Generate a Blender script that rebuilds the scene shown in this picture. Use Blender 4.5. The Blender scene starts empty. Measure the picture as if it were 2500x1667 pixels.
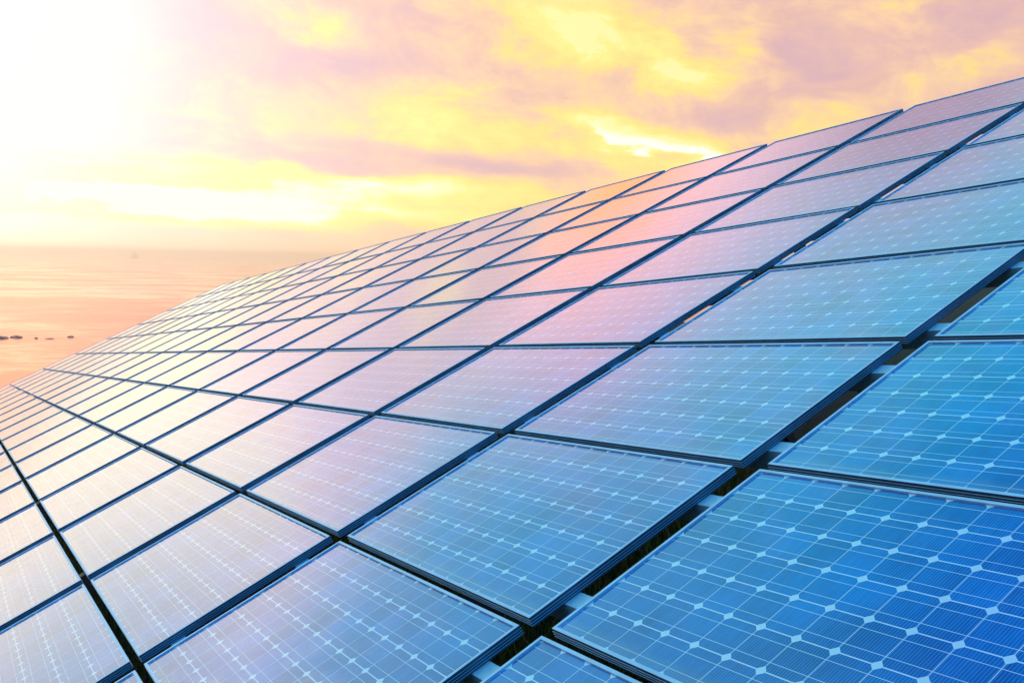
import bpy, math, random
import numpy as np
from mathutils import Matrix, Vector
random.seed(7)
C = bpy.context.scene
COL = C.collection

# ------------------------------------------------------------------ camera
LENS, CAM_Z = 34.98, 8.0
RT = (0.99980006, 0.00164034, 0.01992861)      # camera right, in world axes
UPV = (-0.0199960, 0.0820170, 0.9964303)       # camera up
FW = (0.0, 0.99662958, -0.0820334)             # looking direction
cd = bpy.data.cameras.new('camera'); cd.lens = LENS; cd.sensor_width = 36.0
cd.clip_start = 0.05; cd.clip_end = 60000
cam = bpy.data.objects.new('camera', cd); COL.objects.link(cam)
m = Matrix.Identity(4)
for r in range(3):
    m[r][0] = RT[r]; m[r][1] = UPV[r]; m[r][2] = -FW[r]
m[0][3] = m[1][3] = 0.0; m[2][3] = CAM_Z
cam.matrix_world = m
C.camera = cam
C.view_settings.view_transform = 'Standard'; C.view_settings.look = 'None'
C.view_settings.exposure = 0.0; C.view_settings.gamma = 1.0
C.cycles.max_bounces = 6; C.cycles.volume_bounces = 2

# ------------------------------------------------------------------ node helper
class S:
    """A value socket with arithmetic that grows Math nodes."""
    def __init__(s, nt, sock): s.nt = nt; s.k = sock
    def _m(s, op, *a, clamp=False):
        n = s.nt.nodes.new('ShaderNodeMath'); n.operation = op; n.use_clamp = clamp
        for i, x in enumerate((s,) + a):
            if isinstance(x, S): s.nt.links.new(x.k, n.inputs[i])
            else: n.inputs[i].default_value = float(x)
        return S(s.nt, n.outputs[0])
    def __add__(s, o): return s._m('ADD', o)
    __radd__ = __add__
    def __sub__(s, o): return s._m('SUBTRACT', o)
    def __rsub__(s, o): return (s * -1.0) + o
    def __mul__(s, o): return s._m('MULTIPLY', o)
    __rmul__ = __mul__
    def __truediv__(s, o): return s._m('DIVIDE', o)
    def sat(s): return s._m('ADD', 0.0, clamp=True)
    def abs(s): return s._m('ABSOLUTE')
    def fract(s): return s._m('FRACT')
    def floor(s): return s._m('FLOOR')
    def exp(s): return s._m('EXPONENT')
    def pow(s, e): return s._m('POWER', e)
    def mn(s, o): return s._m('MINIMUM', o)
    def mx(s, o): return s._m('MAXIMUM', o)
    def lt(s, o): return s._m('LESS_THAN', o)
    def gt(s, o): return s._m('GREATER_THAN', o)
    def step(s, a, b):
        n = s.nt.nodes.new('ShaderNodeMapRange'); n.interpolation_type = 'SMOOTHSTEP'
        s.nt.links.new(s.k, n.inputs[0]); n.inputs[1].default_value = a; n.inputs[2].default_value = b
        return S(s.nt, n.outputs[0])
def comb(nt, x, y, z):
    n = nt.nodes.new('ShaderNodeCombineXYZ')
    for i, v in enumerate((x, y, z)):
        if isinstance(v, S): nt.links.new(v.k, n.inputs[i])
        else: n.inputs[i].default_value = float(v)
    return n.outputs[0]
def sep(nt, sock):
    n = nt.nodes.new('ShaderNodeSeparateXYZ'); nt.links.new(sock, n.inputs[0])
    return [S(nt, n.outputs[i]) for i in range(3)]
def noise(nt, vec, scale, detail=4.0, rough=0.5, dist=0.0):
    n = nt.nodes.new('ShaderNodeTexNoise'); nt.links.new(vec, n.inputs['Vector'])
    n.inputs['Scale'].default_value = scale; n.inputs['Detail'].default_value = detail
    n.inputs['Roughness'].default_value = rough; n.inputs['Distortion'].default_value = dist
    return n
def mixc(nt, f, a, b):
    n = nt.nodes.new('ShaderNodeMix'); n.data_type = 'RGBA'; n.clamp_factor = True
    if isinstance(f, S): nt.links.new(f.k, n.inputs[0])
    else: n.inputs[0].default_value = f
    for i, c in ((6, a), (7, b)):
        if isinstance(c, (tuple, list)): n.inputs[i].default_value = (*c, 1.0)
        else: nt.links.new(c, n.inputs[i])
    return n.outputs[2]
def addc(nt, a, b, f=1.0):
    n = nt.nodes.new('ShaderNodeMix'); n.data_type = 'RGBA'; n.blend_type = 'ADD'; n.clamp_factor = False
    if isinstance(f, S): nt.links.new(f.k, n.inputs[0])
    else: n.inputs[0].default_value = f
    for i, c in ((6, a), (7, b)):
        if isinstance(c, (tuple, list)): n.inputs[i].default_value = (*c, 1.0)
        else: nt.links.new(c, n.inputs[i])
    return n.outputs[2]
def ramp(nt, f, stops, interp='EASE'):
    n = nt.nodes.new('ShaderNodeValToRGB'); r = n.color_ramp; r.interpolation = interp
    while len(r.elements) < len(stops): r.elements.new(0.5)
    for e, (p, c) in zip(r.elements, stops): e.position = p; e.color = (*c, 1.0)
    nt.links.new(f.k, n.inputs[0])
    return n.outputs[0]

# ------------------------------------------------------------------ sun + sky
SUN_AZ, SUN_EL = -41.0, 24.0
def azel(az, el):
    a, e = math.radians(az), math.radians(el)
    return Vector((math.sin(a) * math.cos(e), math.cos(a) * math.cos(e), math.sin(e)))
sd = bpy.data.lights.new('sun', 'SUN'); sd.energy = 0.24; sd.angle = math.radians(9); sd.color = (1.0, 0.86, 0.66)
sun = bpy.data.objects.new('sun', sd); COL.objects.link(sun)
sun.rotation_euler = azel(SUN_AZ, SUN_EL).to_track_quat('Z', 'Y').to_euler()

def build_world():
    w = bpy.data.worlds.new('World'); C.world = w; w.use_nodes = True
    nt = w.node_tree; nt.nodes.clear()
    out = nt.nodes.new('ShaderNodeOutputWorld')
    tc = nt.nodes.new('ShaderNodeTexCoord')
    nrm = nt.nodes.new('ShaderNodeVectorMath'); nrm.operation = 'NORMALIZE'
    nt.links.new(tc.outputs['Generated'], nrm.inputs[0]); D = nrm.outputs[0]
    x, y, z = sep(nt, D)
    az = x._m('ARCTAN2', y) * 57.2958
    el = z._m('ARCSINE') * 57.2958
    # cloud-shape noise: puffs high up, long streaks near the horizon
    sk = el.step(2.0, 11.0)
    P = comb(nt, az * 0.055 + el * 0.02, el * 0.16, 0.0)
    warp = noise(nt, P, 1.6, 5, 0.55)
    wx, wy, wz = sep(nt, warp.outputs['Color'])
    Q = comb(nt, az * 0.035 + el * 0.06, el * 0.55, 3.7)
    st = noise(nt, Q, 1.3, 6, 0.55, 0.4); stv = S(nt, st.outputs[0])
    Pf = comb(nt, az * 0.14 + el * 0.03, el * 0.22, 4.3)
    pf = noise(nt, Pf, 1.5, 10, 0.64, 0.35); pfv = S(nt, pf.outputs[0])
    det = stv * (1.0 - sk) + pfv * sk
    ax = az + (wx - 0.5) * 9.0
    ey = el + (wy - 0.5) * 5.0
    def blob(a0, e0, sa, se, rot=0.0, k=1.0):
        c, s_ = math.cos(math.radians(rot)), math.sin(math.radians(rot))
        dx, dy = ax - a0, ey - e0
        p = (dx * c + dy * s_) / sa; q = (dy * c - dx * s_) / se
        return ((p * p + q * q) * -1.0).exp() * k
    # vertical progression of the sky above the sunset clouds
    f = (el / 60.0).sat()
    high = ramp(nt, f, [
        (0.00, (1.10, 0.66, 0.50)), (0.24, (1.10, 0.66, 0.56)), (0.29, (1.45, 0.85, 0.78)),
        (0.36, (1.40, 0.86, 0.90)), (0.43, (0.55, 0.92, 0.98)), (0.52, (0.22, 1.05, 1.10)),
        (0.63, (0.03, 0.86, 1.02)), (0.76, (0.004, 0.32, 1.05)), (1.00, (0.008, 0.40, 1.22))], 'LINEAR')
    westb = (1.0 - az.step(-20.0, -7.0)) * el.step(12.5, 21.0)
    high = mixc(nt, westb * 0.92, high, (0.18, 0.88, 0.92))
    pu = (az - 18.0) / 11.0; pv = (el - 23.5) / 6.5
    high = mixc(nt, ((pu * pu + pv * pv) * -1.0).exp() * 1.1, high, (0.66, 0.38, 0.37))
    wisp = pfv.step(0.50, 0.72) * (1.0 - el.step(30.0, 42.0)) * az.step(-45.0, -12.0)
    high = mixc(nt, wisp * 0.42, high, (1.30, 0.74, 0.80))
    # sunset cloud deck: how much light each part of it catches
    Y = (blob(4, 12.7, 6.0, 2.6, -12, 0.55) + blob(9.6, 10.9, 2.6, 1.3, -8, 0.45) + blob(13.7, 12.6, 1.8, 1.3, 10, 0.33)
         + blob(20, 14.2, 2.2, 0.8, 10, 0.30) + blob(6.0, 7.6, 5.5, 0.8, -15, 0.34) + blob(7.6, 6.6, 3.9, 0.42, -17, 0.62)
         + blob(24, 10.0, 2.4, 0.9, 5, 0.36) + blob(17.5, 9.0, 4.5, 1.1, 3, 0.30) + blob(14, 7.4, 4.5, 0.8, 10, 0.28) + blob(-3, 7.3, 8.5, 1.5, -8, 0.38) - blob(-12, 6.3, 10, 0.5, -5, 0.14) - blob(-11, 4.7, 10, 0.4, -4, 0.24)
         + blob(-3, 3.6, 12, 1.3, -4, 0.48) + blob(-16, 7.0, 6, 0.9, -8, 0.12) - blob(-20, 12.5, 8, 2.6, 0, 0.16)
         + blob(-12.5, 12.9, 3.2, 0.8, -8, 0.3) + blob(9, 4.8, 5, 0.8, -5, 0.35) + blob(-9, 8, 12, 6, 0, 0.08)
         - blob(1, 5.3, 7, 0.7, -3, 0.34) - blob(19, 12, 9, 3.6, 0, 0.10) - blob(11.5, 8.4, 3.6, 0.9, 0, 0.24)
         - blob(-7, 10.6, 7, 2.2, -8, 0.14) - blob(-11, 5.2, 9, 0.55, -5, 0.22) + 0.27)
    Y = Y + (det - 0.5) * 0.80 + (pfv - 0.5) * 0.50
    Y = Y.mn(0.84) + blob(-19, 3.0, 13, 1.2, -2.5, 0.85) + blob(7.8, 6.3, 3.4, 0.26, -17, 0.36)
    low = ramp(nt, Y.sat(), [(0.05, (0.74, 0.45, 0.47)), (0.26, (0.83, 0.51, 0.42)), (0.44, (0.95, 0.62, 0.38)),
                             (0.60, (1.0, 0.75, 0.24)), (0.80, (1.0, 0.87, 0.26)), (1.0, (1.08, 1.06, 0.86))], 'LINEAR')
    band = (1.0 - el.step(0.4, 2.2))
    low = mixc(nt, band * 0.85, low, (1.0, 0.64, 0.36))
    col = mixc(nt, el.step(13.5, 17.0), low, high)
    pu = (az - 1.0) / 6.0; pv = (el - 15.9) / 2.9
    col = mixc(nt, ((pu * pu + pv * pv) * -1.0).exp() * 1.05 * el.step(14.2, 15.2), col, (2.1, 0.60, 0.07))
    veil = (1.0 - az.step(-24.0, 2.0)) * (1.0 - el.step(14.0, 18.0))
    col = addc(nt, col, (0.12, 0.13, 0.22), veil)
    # fine brightness texture of the cloud deck
    tex = (pfv - 0.5) * 0.14 + 1.0
    vm = nt.nodes.new('ShaderNodeVectorMath'); vm.operation = 'SCALE'
    nt.links.new(col, vm.inputs[0]); nt.links.new(tex.k, vm.inputs['Scale']); col = vm.outputs[0]
    # glow round the sun
    sv = azel(-33.0, 10.0)
    dt = nt.nodes.new('ShaderNodeVectorMath'); dt.operation = 'DOT_PRODUCT'
    nt.links.new(D, dt.inputs[0]); dt.inputs[1].default_value = sv
    ang = S(nt, dt.outputs['Value'])._m('MINIMUM', 1.0)._m('ARCCOSINE') * 57.2958
    g1 = ((ang / 9.8) * (ang / 9.8) * -1.0).exp()
    g2 = (ang / -13.0).exp()
    fade = 1.0 - el.step(12.5, 21.0)
    col = addc(nt, col, (1.0, 1.0, 0.96), g1 * (0.1 + 0.9 * fade) * 0.62)
    col = addc(nt, col, (1.05, 0.88, 0.48), g2 * (0.06 + 0.94 * fade) * 0.66)
    # low sky capped at a warm white so panel reflections don't wash out
    mnn = nt.nodes.new('ShaderNodeVectorMath'); mnn.operation = 'MINIMUM'
    nt.links.new(col, mnn.inputs[0]); mnn.inputs[1].default_value = (1.50, 1.28, 0.93)
    lowpart = 1.0 - el.step(13.0, 16.0)
    col = mixc(nt, lowpart, col, mnn.outputs[0])
    # unseen sky further left, tinted cool for its reflection in the panels
    clear = (1.0 - az.step(-40.0, -27.5)) * el.step(2.0, 10.0)
    col = mixc(nt, clear * 0.75, col, (0.66, 0.92, 0.90))
    # the side of the sky away from the sunset is dusk blue
    back = (y * -1.0 + 0.15).step(-0.25, 0.75)
    lowb = ramp(nt, f, [(0.0, (0.012, 0.045, 0.13)), (0.3, (0.03, 0.12, 0.33)), (0.7, (0.03, 0.36, 1.0)), (1.0, (0.015, 0.42, 1.18))], 'LINEAR')
    col = mixc(nt, back, col, lowb)
    # below the horizon (only ever seen past the edge of the sea sheet)
    col = mixc(nt, 1.0 - el.step(-1.0, 0.0), col, (0.75, 0.48, 0.38))
    sky = nt.nodes.new('ShaderNodeTexSky'); sky.sky_type = 'NISHITA'; sky.sun_disc = False
    sky.sun_elevation = math.radians(SUN_EL); sky.sun_rotation = math.radians(SUN_AZ)
    b1 = nt.nodes.new('ShaderNodeBackground'); nt.links.new(sky.outputs[0], b1.inputs[0]); b1.inputs[1].default_value = 0.006
    b2 = nt.nodes.new('ShaderNodeBackground'); nt.links.new(col, b2.inputs[0]); b2.inputs[1].default_value = 1.0
    ad = nt.nodes.new('ShaderNodeAddShader')
    nt.links.new(b1.outputs[0], ad.inputs[0]); nt.links.new(b2.outputs[0], ad.inputs[1])
    nt.links.new(ad.outputs[0], out.inputs[0])
    w.cycles.sampling_method = 'MANUAL'; w.cycles.sample_map_resolution = 1024
build_world()

# ------------------------------------------------------------------ object helpers
def tag(o, label=None, cat=None, group=None, kind=None):
    if label: o['label'] = label
    if cat: o['category'] = cat
    if group: o['group'] = group
    if kind: o['kind'] = kind
    return o
class MB:
    def __init__(s): s.v = []; s.f = []; s.mi = []
    def box(s, x0, x1, y0, y1, z0, z1, mi=0, M=None):
        b = len(s.v)
        P = [(x, y, z) for z in (z0, z1) for y in (y0, y1) for x in (x0, x1)]
        if M is not None: P = [tuple(M @ Vector(p)) for p in P]
        s.v += P
        s.f += [tuple(b + k for k in q) for q in ((0, 2, 3, 1), (4, 5, 7, 6), (0, 1, 5, 4), (2, 6, 7, 3), (0, 4, 6, 2), (1, 3, 7, 5))]
        s.mi += [mi] * 6
    def build(s, name, mats, parent=None, bevel=0.0):
        me = bpy.data.meshes.new(name); me.from_pydata(s.v, [], s.f)
        for mt in (mats if isinstance(mats, (list, tuple)) else [mats]): me.materials.append(mt)
        for p, k in zip(me.polygons, s.mi): p.material_index = k
        me.update()
        o = bpy.data.objects.new(name, me); COL.objects.link(o)
        if parent is not None: o.parent = parent
        if bevel:
            b = o.modifiers.new('bevel', 'BEVEL'); b.width = bevel; b.segments = 2
        return o
def empty(name, M):
    o = bpy.data.objects.new(name, None); COL.objects.link(o); o.matrix_world = M; o.empty_display_size = 0.2
    return o
def new_mat(name):
    mt = bpy.data.materials.new(name); mt.use_nodes = True
    nt = mt.node_tree; b = nt.nodes['Principled BSDF']
    return mt, nt, b

# ------------------------------------------------------------------ materials
PW, PH = 1.9437, 1.13           # panel size
GU, GV = 0.15975, 0.04635       # gaps between panels
THK = 0.043
CA, CB = 0.1471, 0.1585         # cell pitch
def cell_material():
    mt, nt, b = new_mat('solar_cells_under_glass')
    tc = nt.nodes.new('ShaderNodeTexCoord'); x, y, z = sep(nt, tc.outputs['Object'])
    cu = (x + 13 * CA / 2) / CA; cv = (7 * CB / 2 - y) / CB
    fu, fv = cu.fract(), cv.fract()
    du = fu.mn(1.0 - fu) * CA; dv = fv.mn(1.0 - fv) * CB
    gap = (du.lt(0.0013) + dv.lt(0.0024)).sat()
    dia = (du + dv).lt(0.0215)
    bus = (((cv * 2.0).fract() - 0.5).abs() * (CB / 2)).lt(0.0012)
    fing = (((cu * 14.0).fract() - 0.5).abs()).lt(0.09)
    oi = nt.nodes.new('ShaderNodeObjectInfo'); rnd = S(nt, oi.outputs['Random'])
    # one tone per cell
    wn = nt.nodes.new('ShaderNodeTexWhiteNoise'); wn.noise_dimensions = '3D'
    nt.links.new(comb(nt, cu.floor(), cv.floor(), rnd * 37.0), wn.inputs[0]); cr = S(nt, wn.outputs['Value'])
    wc = nt.nodes.new('ShaderNodeVectorMath'); wc.operation = 'ADD'
    nt.links.new(tc.outputs['Object'], wc.inputs[0]); nt.links.new(comb(nt, rnd * 19.0, rnd * 7.0, 0.0), wc.inputs[1])
    big = S(nt, noise(nt, wc.outputs[0], 2.6, 4, 0.6).outputs[0])
    sc = nt.nodes.new('ShaderNodeMapping'); sc.inputs['Scale'].default_value = (60, 7, 1)
    sc.inputs['Rotation'].default_value = (0, 0, 0.25)
    nt.links.new(wc.outputs[0], sc.inputs[0])
    grain = S(nt, noise(nt, sc.outputs[0], 1.0, 5, 0.65).outputs[0])
    t = ((big - 0.5) * 1.9 + (grain - 0.5) * 1.3 + (cr - 0.5) * 0.45 + 0.45).sat()
    cell = mixc(nt, t, (0.001, 0.070, 0.34), (0.004, 0.215, 0.68))
    cell = mixc(nt, fing * 0.42, cell, (0.25, 0.55, 0.80))
    col = mixc(nt, bus, cell, (0.78, 0.86, 0.90))
    col = mixc(nt, gap, col, (0.90, 0.94, 0.96))
    col = mixc(nt, dia, col, (0.80, 0.93, 0.95))
    # film of dust gathered above the lower rim, and faint smears
    edge = 1.0 - (y + PH / 2 - big * 0.09).step(0.0, 0.05)
    smear = S(nt, noise(nt, wc.outputs[0], 3.1, 8, 0.72, 0.0).outputs[0]).step(0.56, 0.80)
    col = mixc(nt, (edge * 0.22 + smear * 0.08).sat(), col, (0.42, 0.42, 0.40))
    nt.links.new(col, b.inputs['Base Color'])
    b.inputs['IOR'].default_value = 1.5; b.inputs['Coat Weight'].default_value = 1.0; b.inputs['Coat IOR'].default_value = 1.5; b.inputs['Coat Roughness'].default_value = 0.08
    dirt = S(nt, noise(nt, wc.outputs[0], 5.0, 6, 0.7).outputs[0])
    nt.links.new((0.13 + dirt.step(0.4, 0.75) * 0.12).k, b.inputs['Roughness'])
    bp = nt.nodes.new('ShaderNodeBump'); bp.inputs['Strength'].default_value = 0.04; bp.inputs['Distance'].default_value = 0.002
    nt.links.new(noise(nt, tc.outputs['Object'], 9.0, 3, 0.5).outputs[0], bp.inputs['Height'])
    nt.links.new(bp.outputs[0], b.inputs['Normal'])
    return mt
def metal(name, c, rough=0.38, metallic=0.0, var=0.12, scale=8.0, spec=0.5):
    mt, nt, b = new_mat(name)
    tc = nt.nodes.new('ShaderNodeTexCoord')
    n = S(nt, noise(nt, tc.outputs['Object'], scale, 5, 0.6).outputs[0])
    lo = tuple(k * (1 - var) for k in c); hi = tuple(min(1, k * (1 + var)) for k in c)
    nt.links.new(mixc(nt, n.step(0.3, 0.7), lo, hi), b.inputs['Base Color'])
    nt.links.new((rough + (n - 0.5) * 0.2).k, b.inputs['Roughness'])
    b.inputs['Metallic'].default_value = metallic; b.inputs['Specular IOR Level'].default_value = spec
    return mt
M_CELL = cell_material()
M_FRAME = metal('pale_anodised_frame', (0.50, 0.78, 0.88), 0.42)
M_SIDE = metal('shade_navy_frame_side', (0.055, 0.115, 0.19), 0.45, 0.0, 0.2, 5, 0.3)  # navy puts the shade on the frame sides into their colour
M_BACK = metal('grey_backsheet', (0.30, 0.32, 0.34), 0.6)
M_RAIL = metal('galvanised_rail', (0.42, 0.68, 0.74), 0.5, 0.0, 0.10, 30)
M_BEAM = metal('dark_steel_beam', (0.10, 0.11, 0.14), 0.55, 0.0, 0.25, 14)

# ------------------------------------------------------------------ the plane of the array
U = Vector((0.49329437, -0.86480745, 0.09364153)).normalized()
V = Vector((-0.76572219, -0.48278909, -0.42495203)).normalized()
Nn = U.cross(-V).normalized()
O17 = Vector((-0.0098758, 5.84885926, -1.0330827 + CAM_Z))   # corner of column 17, row 7
def pt(u, v, n=0.0): return O17 + U * u + V * v + Nn * n
def pmat(u, v, n=0.0):
    Mx = Matrix.Identity(4); p = pt(u, v, n); W_ = -V
    for r in range(3): Mx[r][0] = U[r]; Mx[r][1] = W_[r]; Mx[r][2] = Nn[r]; Mx[r][3] = p[r]
    return Mx
def u0(i): return (i - 17) * (PW + GU)
def v0(j): return (j - 7) * (PH + GV)
def project(p):
    d = p - Vector((0, 0, CAM_Z))
    zc = d.dot(Vector(FW))
    if zc < 0.1: return None
    k = LENS / 36.0 * 2500
    return (1250 + k * d.dot(Vector(RT)) / zc, 833.5 - k * d.dot(Vector(UPV)) / zc)

# ------------------------------------------------------------------ one panel
def make_panel():
    root = empty('solar_panel', Matrix.Identity(4))
    # frame: a closed profile swept round the rectangle. (outward offset, height below the top)
    prof = [(-0.0150, 0.0), (-0.0006, 0.0), (0.0, -0.0008)]
    for zz in (0.0125, 0.0235, 0.0340):
        prof += [(0.0, -zz), (0.0016, -zz - 0.0003), (0.0016, -zz - 0.0014), (0.0, -zz - 0.0018)]
    prof += [(0.0, -THK), (-0.030, -THK), (-0.030, -THK + 0.002), (-0.0155, -THK + 0.002), (-0.0150, -0.014)]
    mb = MB(); n = len(prof)
    side = (2, 6, 10, 14, 15, 16)       # bands between the ribs, coloured dark as if in shade
    for sx, sy in ((-1, -1), (1, -1), (1, 1), (-1, 1)):
        for o, zz in prof: mb.v.append((sx * (PW / 2 + o), sy * (PH / 2 + o), zz))
    for k in range(4):
        a, b_ = k * n, ((k + 1) % 4) * n
        for q in range(n):
            r = (q + 1) % n
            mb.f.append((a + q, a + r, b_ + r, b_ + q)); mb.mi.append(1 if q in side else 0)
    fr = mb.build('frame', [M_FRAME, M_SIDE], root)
    bpy.context.view_layer.update()
    import bmesh
    bm = bmesh.new(); bm.from_mesh(fr.data); bmesh.ops.recalc_face_normals(bm, faces=bm.faces); bm.to_mesh(fr.data); bm.free()
    cs = MB(); hx, hy = PW / 2 - 0.0149, PH / 2 - 0.0149
    cs.box(-hx, hx, -hy, hy, -0.013, -0.0075, 0)
    cs.mi[0] = 1
    cell = cs.build('cell_sheet', [M_CELL, M_BACK], root)
    jb = MB(); jb.box(-0.06, 0.06, PH / 2 - 0.20, PH / 2 - 0.08, -0.034, -0.0132)
    jb.build('junction_box', M_BEAM, root)
    return root
def copy_tree(o, parent=None):
    c = o.copy(); COL.objects.link(c)
    if parent is not None: c.parent = parent
    for ch in o.children: copy_tree(ch, c)
    return c
ORD = ['', 'first', 'second', 'third', 'fourth', 'fifth', 'sixth', 'seventh', 'eighth', 'ninth', 'tenth', 'eleventh',
       'twelfth', 'thirteenth', 'fourteenth', 'fifteenth', 'sixteenth', 'seventeenth', 'eighteenth', 'nineteenth',
       'twentieth', 'twenty-first', 'twenty-second', 'twenty-third']
def tone(i, j):
    if i <= 8: return 'cream'
    if i <= 15 and j <= 7: return 'rosy'
    if i <= 15: return 'pale'
    if i == 16 and j <= 5: return 'lilac'
    return 'blue'
proto = make_panel()
NROW = 9
first = True; panels = 0
for j in range(1, NROW + 1):
    for i in range(1, 21):
        c = [project(pt(u0(i) + a * PW, v0(j) + b * PH)) for a in (0, 0.25, 0.5, 0.75, 1) for b in (0, 0.5, 1)]
        c = [q for q in c if q]
        if i < 17 and not any(-120 < q[0] < 2620 and -120 < q[1] < 1790 for q in c): continue
        p = proto if first else copy_tree(proto)
        first = False; panels += 1
        tl = Matrix.Rotation(math.radians(random.uniform(-0.18, 0.18)), 4, 'X') @ Matrix.Rotation(math.radians(random.uniform(-0.12, 0.12)), 4, 'Y')
        p.matrix_world = pmat(u0(i) + PW / 2, v0(j) + PH / 2, 0.0) @ tl
        rowt = 'top row' if j == 1 else ('lowest row' if j == NROW else ORD[j] + ' row down')
        colt = 'at the far left end' if i == 1 else ORD[i] + ' from the far left end'
        tag(p, f"{tone(i, j)} reflecting solar panel, {colt} of the {rowt}", 'solar panel', 'solar panels of the array')

# ------------------------------------------------------------------ rails and supports
ULO, UHI = u0(1) + 0.25, u0(20) + 1.6
RAILH = 0.10
rows_named = ['', 'top', 'second', 'third', 'fourth', 'fifth', 'sixth', 'seventh', 'eighth', 'ninth']
for j in range(1, NROW + 1):
    for k, vc in enumerate((0.205, 0.935)):
        mb = MB(); mb.box(ULO, UHI, -0.040, 0.040, -RAILH, 0.0)
        Mx = pmat(0, v0(j) + vc, -THK - 0.0005)
        r = mb.build('mounting_rail', M_RAIL); r.matrix_world = Mx
        tag(r, f"pale blue rail crossing the slots under the {('upper', 'lower')[k]} side of the {rows_named[j]} panel row",
            'rail', 'mounting rails under the panels')
GROUND_N = None
def ground_z(x, y):
    """height of the grassy headland under the array: level across the slope, falling gently to the far left"""
    d = Vector((x, y, 0)) - Vector((O17.x, O17.y, 0))
    Uh = Vector((U.x, U.y, 0)).normalized()
    s = d.dot(Uh)
    c_ = d.dot(Vector((-0.84589, -0.53335, 0)))
    return 4.85 + s * 0.0941 + min(max(0.0, 1.5 - c_), 12.0 if s < -9.5 else 24.0) * 0.26
Mflat = Matrix.Identity(4)
cols_sup = [1.5, 3.5, 5.5, 7.5, 9.5, 11.5, 13.5, 15.5, 17.5, 19.5]
for idx, ci in enumerate(cols_sup):
    uc = u0(int(ci)) + PW * 0.62
    vt, vb = v0(1) + 0.10, v0(NROW) + PH - 0.10
    nn = -THK - RAILH - 0.0015
    root = empty('support_frame', Matrix.Translation(Vector((*pt(uc, (vt + vb) / 2).xy, ground_z(*pt(uc, (vt + vb) / 2).xy)))))
    tag(root, f"dark steel beam and posts under the array, {ORD[idx + 1]} from the far left",
        'support frame', 'support frames under the array')
    inv = root.matrix_world.inverted()
    mb = MB(); mb.box(-0.05, 0.05, -(vb - vt) / 2, (vb - vt) / 2, -0.14, 0.0, M=inv @ pmat(uc, (vt + vb) / 2, nn))
    mb.build('rafter', M_BEAM, root)
    for vv in (vt + 0.9, (vt + vb) / 2, vb - 0.9):
        top = pt(uc, vv, nn - 0.14); gz = ground_z(top.x, top.y) - 0.15
        mb = MB(); mb.box(-0.045, 0.045, -0.045, 0.045, gz - top.z, 0.03, M=inv @ Matrix.Translation(top) @ Matrix.Rotation(math.radians(30), 4, 'Z'))
        mb.build('post', M_BEAM, root)
        foot = Vector((top.x, top.y, gz + 0.45)); q = pt(uc, vv + 0.85, nn - 0.13)
        if vv < vb - 1.0:
            d = q - foot
            mb = MB(); mb.box(-0.025, 0.025, -0.025, 0.025, 0, d.length, M=inv @ Matrix.Translation(foot) @ d.to_track_quat('Z', 'Y').to_matrix().to_4x4())
            mb.build('brace', M_BEAM, root)
# ------------------------------------------------------------------ headland ground
def ground():
    mt, nt, b = new_mat('dry_grass_soil')
    tc = nt.nodes.new('ShaderNodeTexCoord')
    n1 = S(nt, noise(nt, tc.outputs['Object'], 0.8, 8, 0.65).outputs[0])
    n2 = S(nt, noise(nt, tc.outputs['Object'], 14.0, 6, 0.7).outputs[0])
    col = mixc(nt, n1.step(0.35, 0.65), (0.020, 0.030, 0.008), (0.045, 0.032, 0.015))
    col = mixc(nt, n2.step(0.45, 0.7) * 0.6, col, (0.02, 0.03, 0.008))
    nt.links.new(col, b.inputs['Base Color']); b.inputs['Roughness'].default_value = 0.9
    bp = nt.nodes.new('ShaderNodeBump'); bp.inputs['Strength'].default_value = 0.6; bp.inputs['Distance'].default_value = 0.08
    nt.links.new(n2.k, bp.inputs['Height']); nt.links.new(bp.outputs[0], b.inputs['Normal'])
    Uh = Vector((U.x, U.y, 0)).normalized(); Vh = Vector((V.x, V.y, 0)); Vh = (Vh - Uh * Vh.dot(Uh)).normalized()
    us = np.concatenate([[-60, -44, -38, -36.2, -35.2, -34.6], np.linspace(-34.2, 14, 66), [20, 30, 45, 70, 110]])
    vs = np.concatenate([[-40, -24, -16, -13, -11.6, -10.6, -10.0], np.linspace(-9.4, 6, 26), [9, 14, 22, 40, 80]])
    rng = np.random.default_rng(3)
    vv = []; ff = []
    for a in us:
        for c_ in vs:
            p = Vector((O17.x, O17.y, 0)) + Uh * float(a) + Vh * float(c_)
            z = ground_z(p.x, p.y) + float(rng.normal(0, 0.02))
            drop = max(0.0, -34.3 - a) * 2.2 + (max(0.0, -9.6 - c_) * 1.8 if a < -9.5 else max(0.0, -26 - c_) * 0.5)
            z = max(-2.5, min(z, 7.7 if a < -9.5 else 9.3) - drop)
            vv.append((p.x, p.y, z))
    nv = len(vs)
    for i in range(len(us) - 1):
        for k in range(nv - 1):
            ff.append((i * nv + k, (i + 1) * nv + k, (i + 1) * nv + k + 1, i * nv + k + 1))
    me = bpy.data.meshes.new('ground'); me.from_pydata(vv, [], ff); me.materials.append(mt)
    for p in me.polygons: p.use_smooth = True
    o = bpy.data.objects.new('ground', me); COL.objects.link(o); tag(o, kind='structure')
    return Uh, Vh
UH, VH = ground()

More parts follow.
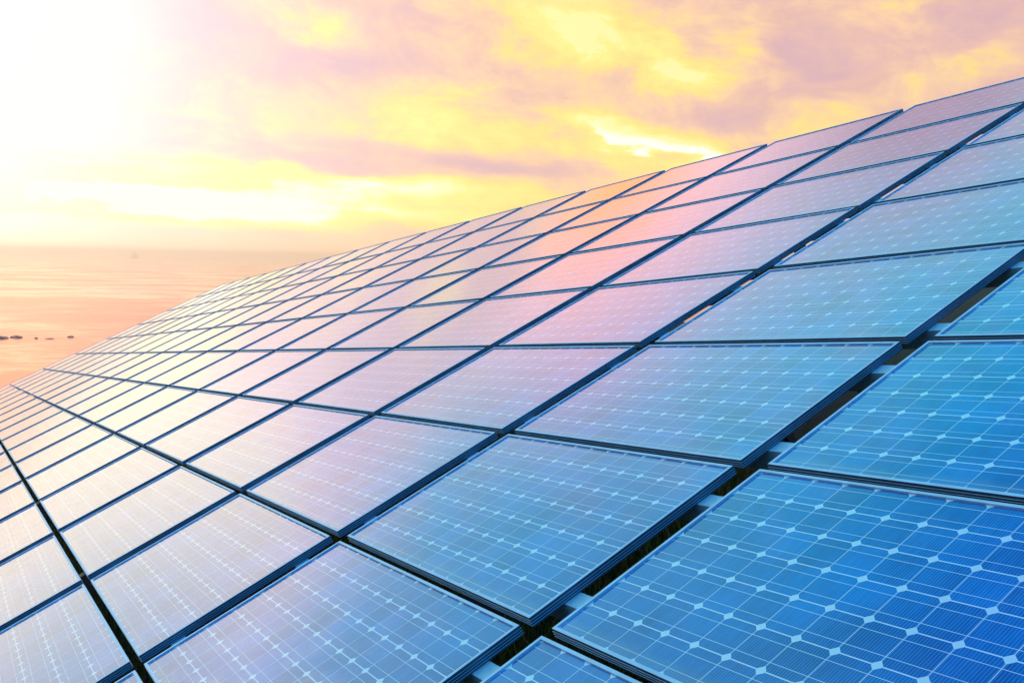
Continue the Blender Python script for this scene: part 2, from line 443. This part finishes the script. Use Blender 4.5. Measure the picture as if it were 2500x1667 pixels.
def grass():
    mt, nt, b = new_mat('grass_blades')
    oi = nt.nodes.new('ShaderNodeNewGeometry'); r = S(nt, oi.outputs['Random Per Island'])
    nt.links.new(ramp(nt, r, [(0.0, (0.08, 0.16, 0.015)), (0.45, (0.22, 0.32, 0.03)), (0.8, (0.34, 0.34, 0.04)), (0.93, (0.28, 0.12, 0.03)), (1.0, (0.35, 0.22, 0.08))]), b.inputs['Base Color'])
    b.inputs['Roughness'].default_value = 0.6
    rng = np.random.default_rng(11); N = 42000
    vv = np.zeros((N * 5, 3)); ff = []
    a = rng.uniform(-16, 7.5, N); a[:9000] = rng.uniform(-34, -14, 9000)
    c_ = rng.uniform(-3.2, 4.6, N)
    for k in range(N):
        px = O17.x + UH.x * a[k] + VH.x * c_[k]; py = O17.y + UH.y * a[k] + VH.y * c_[k]
        gz = ground_z(px, py) - 0.03
        h = rng.uniform(0.25, 0.85) * (1.0 if rng.random() > 0.08 else 1.35); w = rng.uniform(0.006, 0.013)
        h = min(h, 0.95 if c_[k] < 0.5 else 0.42)
        th = rng.uniform(0, 6.283); bend = rng.uniform(0.05, 0.6) * h; ph = rng.uniform(0, 6.283)
        cx, sx = math.cos(th) * w, math.sin(th) * w; bx, by = math.cos(ph) * bend, math.sin(ph) * bend
        i = k * 5
        vv[i] = (px - cx, py - sx, gz); vv[i + 1] = (px + cx, py + sx, gz)
        vv[i + 2] = (px - cx * .8 + bx * .35, py - sx * .8 + by * .35, gz + h * .6); vv[i + 3] = (px + cx * .8 + bx * .35, py + sx * .8 + by * .35, gz + h * .6)
        vv[i + 4] = (px + bx, py + by, gz + h)
        ff.append((i, i + 1, i + 3, i + 2)); ff.append((i + 2, i + 3, i + 4))
    me = bpy.data.meshes.new('grass'); me.from_pydata(vv.tolist(), [], ff); me.materials.append(mt)
    o = bpy.data.objects.new('grass', me); COL.objects.link(o)
    tag(o, 'long green and straw coloured grass growing under the panels', 'grass', kind='stuff')
grass()

# ------------------------------------------------------------------ sea
def sea():
    mt, nt, b = new_mat('sunset_sea'); b.inputs['Specular Tint'].default_value = (1.0, 0.78, 0.62, 1.0)
    tc = nt.nodes.new('ShaderNodeTexCoord')
    def mp(sx, sy, off=0.0):
        m_ = nt.nodes.new('ShaderNodeMapping'); m_.inputs['Scale'].default_value = (sx, sy, 1); m_.inputs['Location'].default_value = (off, off, 0)
        nt.links.new(tc.outputs['Object'], m_.inputs[0]); return m_.outputs[0]
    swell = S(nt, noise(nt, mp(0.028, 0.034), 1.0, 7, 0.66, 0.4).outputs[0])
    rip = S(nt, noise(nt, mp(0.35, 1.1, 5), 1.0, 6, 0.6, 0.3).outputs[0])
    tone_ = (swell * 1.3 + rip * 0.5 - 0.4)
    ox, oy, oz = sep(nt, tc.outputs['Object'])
    near_sunset = 1.0 - (oy + (swell - 0.5) * 120.0).step(75.0, 240.0)      # pinker sunset reflection painted into the nearer water
    wcol = mixc(nt, tone_.step(0.38, 0.64), (1.0, 0.28, 0.21), (1.0, 0.96, 0.76))  # salmon and cream streaks paint reflected sunset into the water colour
    nt.links.new(mixc(nt, near_sunset * (0.95 - tone_.step(0.48, 0.66) * 0.40), wcol, (1.0, 0.11, 0.08)), b.inputs['Base Color'])
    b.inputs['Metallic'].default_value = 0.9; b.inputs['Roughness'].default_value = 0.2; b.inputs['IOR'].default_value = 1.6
    bp = nt.nodes.new('ShaderNodeBump'); bp.inputs['Strength'].default_value = 0.25; bp.inputs['Distance'].default_value = 0.12
    nt.links.new((swell * 1.5 + rip * 0.35).k, bp.inputs['Height']); nt.links.new(bp.outputs[0], b.inputs['Normal'])
    mb = MB(); R_ = 30000
    me = bpy.data.meshes.new('sea')
    n = 64; v = [(0, 0, 0)]; f_ = []
    for k in range(n): v.append((R_ * math.cos(2 * math.pi * k / n), R_ * math.sin(2 * math.pi * k / n), 0))
    for k in range(n): f_.append((0, 1 + k, 1 + (k + 1) % n))
    me.from_pydata(v, [], f_); me.materials.append(mt)
    o = bpy.data.objects.new('sea', me); COL.objects.link(o); tag(o, kind='structure')
sea()
def on_sea(x, y):
    """the point of the water level seen at a pixel of the 2500-px photograph"""
    k = LENS / 36.0 * 2500
    d = Vector(FW) + Vector(RT) * ((x - 1250) / k) - Vector(UPV) * ((y - 833.5) / k)
    return Vector((0, 0, CAM_Z)) + d * (CAM_Z / -d.z)
# wave-washed rocks
M_ROCK = metal('wet_rock', (0.55, 0.26, 0.19), 0.6, 0, 0.4, 3)
rocks = [(6, 826, 1.2, 0.5, 'dark rock awash in the sea at the far left edge'),
         (40, 824, 1.35, 0.42, 'widest dark rock awash in the sea, left of the panels'),
         (88, 826, 0.45, 0.22, 'tiny rock poking from the sea between larger rocks'),
         (122, 827, 1.0, 0.16, 'low flat reddish rock barely above the water'),
         (172, 823, 0.85, 0.28, 'small brown rock in the sea nearest the panel edge')]
import bmesh
for px, py, wd, ht, lab in rocks:
    p = on_sea(px, py)
    bm = bmesh.new(); bmesh.ops.create_icosphere(bm, subdivisions=3, radius=0.5)
    rr = random.Random(px)
    ph = [rr.uniform(0, 6) for _ in range(6)]
    for q in bm.verts:
        a = 1 + 0.16 * math.sin(q.co.x * 9 + ph[0]) * math.cos(q.co.y * 7 + ph[1]) + 0.10 * math.sin(q.co.z * 15 + ph[2] + q.co.x * 8)
        q.co = Vector((q.co.x * wd * 0.8 * a, q.co.y * wd * 0.6 * a, q.co.z * ht * 1.0 * a - ht * 0.05))
    me = bpy.data.meshes.new('sea_rock'); bm.to_mesh(me); bm.free(); me.materials.append(M_ROCK)
    o = bpy.data.objects.new('sea_rock', me); COL.objects.link(o); o.location = p; tag(o, lab, 'rock', 'rocks awash offshore')
# sailing boat on the horizon
def boat():
    p = on_sea(328, 630)
    d = p.length
    Mx = Matrix.Translation(Vector((p.x, p.y, 0.0))) @ Matrix.Rotation(math.radians(12), 4, 'Z') @ Matrix.Scale(0.85, 4)
    root = empty('sailing_boat', Mx)
    tag(root, 'tiny hazy sailing boat on the horizon', 'boat')
    M_H = metal('boat_hull_paint', (0.55, 0.25, 0.16), 0.5); M_S = metal('sail_cloth', (0.85, 0.60, 0.42), 0.8)
    # hull: stations along x
    st = [(-5.4, 1.1, 0.9), (-3.5, 1.6, 0.75), (0, 1.8, 0.7), (3.2, 1.35, 0.85), (5.9, 0.12, 1.15)]
    v = []; f_ = []
    for xx, w, fb in st: v += [(xx, -w, fb), (xx, -w * 0.7, 0.0), (xx * 0.95, 0, -0.6), (xx, w * 0.7, 0.0), (xx, w, fb)]
    for k in range(4):
        for q in range(4): a = k * 5 + q; f_.append((a, a + 1, a + 6, a + 5))
        a = k * 5; f_.append((a, a + 5, a + 9, a + 4))
    f_.append((0, 4, 3, 2, 1)); f_.append((20, 21, 22, 23, 24))
    h = MB(); h.v = v; h.f = f_; h.mi = [0] * len(f_); h.build('hull', M_H, root)
    m_ = MB(); m_.box(-2.2, 1.6, -0.9, 0.9, 0.65, 1.5); m_.build('cabin', M_H, root)
    m_ = MB(); m_.box(0.72, 0.88, -0.08, 0.08, 0.7, 13.4); m_.build('mast', M_H, root)
    m_ = MB(); m_.box(-4.2, 0.7, -0.07, 0.07, 2.0, 2.16); m_.build('boom', M_H, root)
    for nm, tri in (('mainsail', [(0.7, 0, 2.25), (-4.0, 0.25, 2.25), (0.7, 0, 13.0), (-1.9, 0.35, 6.5)]), ('jib', [(5.7, 0, 1.3), (1.1, 0.3, 1.9), (0.95, 0, 11.6), (3.1, 0.3, 4.5)])):
        m_ = MB(); t_ = 0.03
        m_.v = [(a, b_ - t_, c_) for a, b_, c_ in tri] + [(a, b_ + t_, c_) for a, b_, c_ in tri]
        m_.f = [(0, 1, 3), (0, 3, 2), (4, 7, 5), (4, 6, 7), (0, 4, 5, 1), (1, 5, 7, 3), (3, 7, 6, 2), (2, 6, 4, 0)]; m_.mi = [0] * 8
        m_.build(nm, M_S, root)
boat()
# ------------------------------------------------------------------ sea haze
HAZE = 0.0011
if HAZE:
    mb = MB(); mb.box(-1500, 1500, -150, 5200, -3.6, 13.5)
    mt = bpy.data.materials.new('sea_haze'); mt.use_nodes = True; nt = mt.node_tree; nt.nodes.clear()
    o_ = nt.nodes.new('ShaderNodeOutputMaterial'); pv_ = nt.nodes.new('ShaderNodeVolumePrincipled')
    pv_.inputs['Density'].default_value = HAZE; pv_.inputs['Color'].default_value = (1.0, 0.92, 0.82, 1)
    pv_.inputs['Anisotropy'].default_value = 0.86
    nt.links.new(pv_.outputs[0], o_.inputs['Volume'])
    h = mb.build('haze', mt); tag(h, kind='stuff')
print('panels', panels)
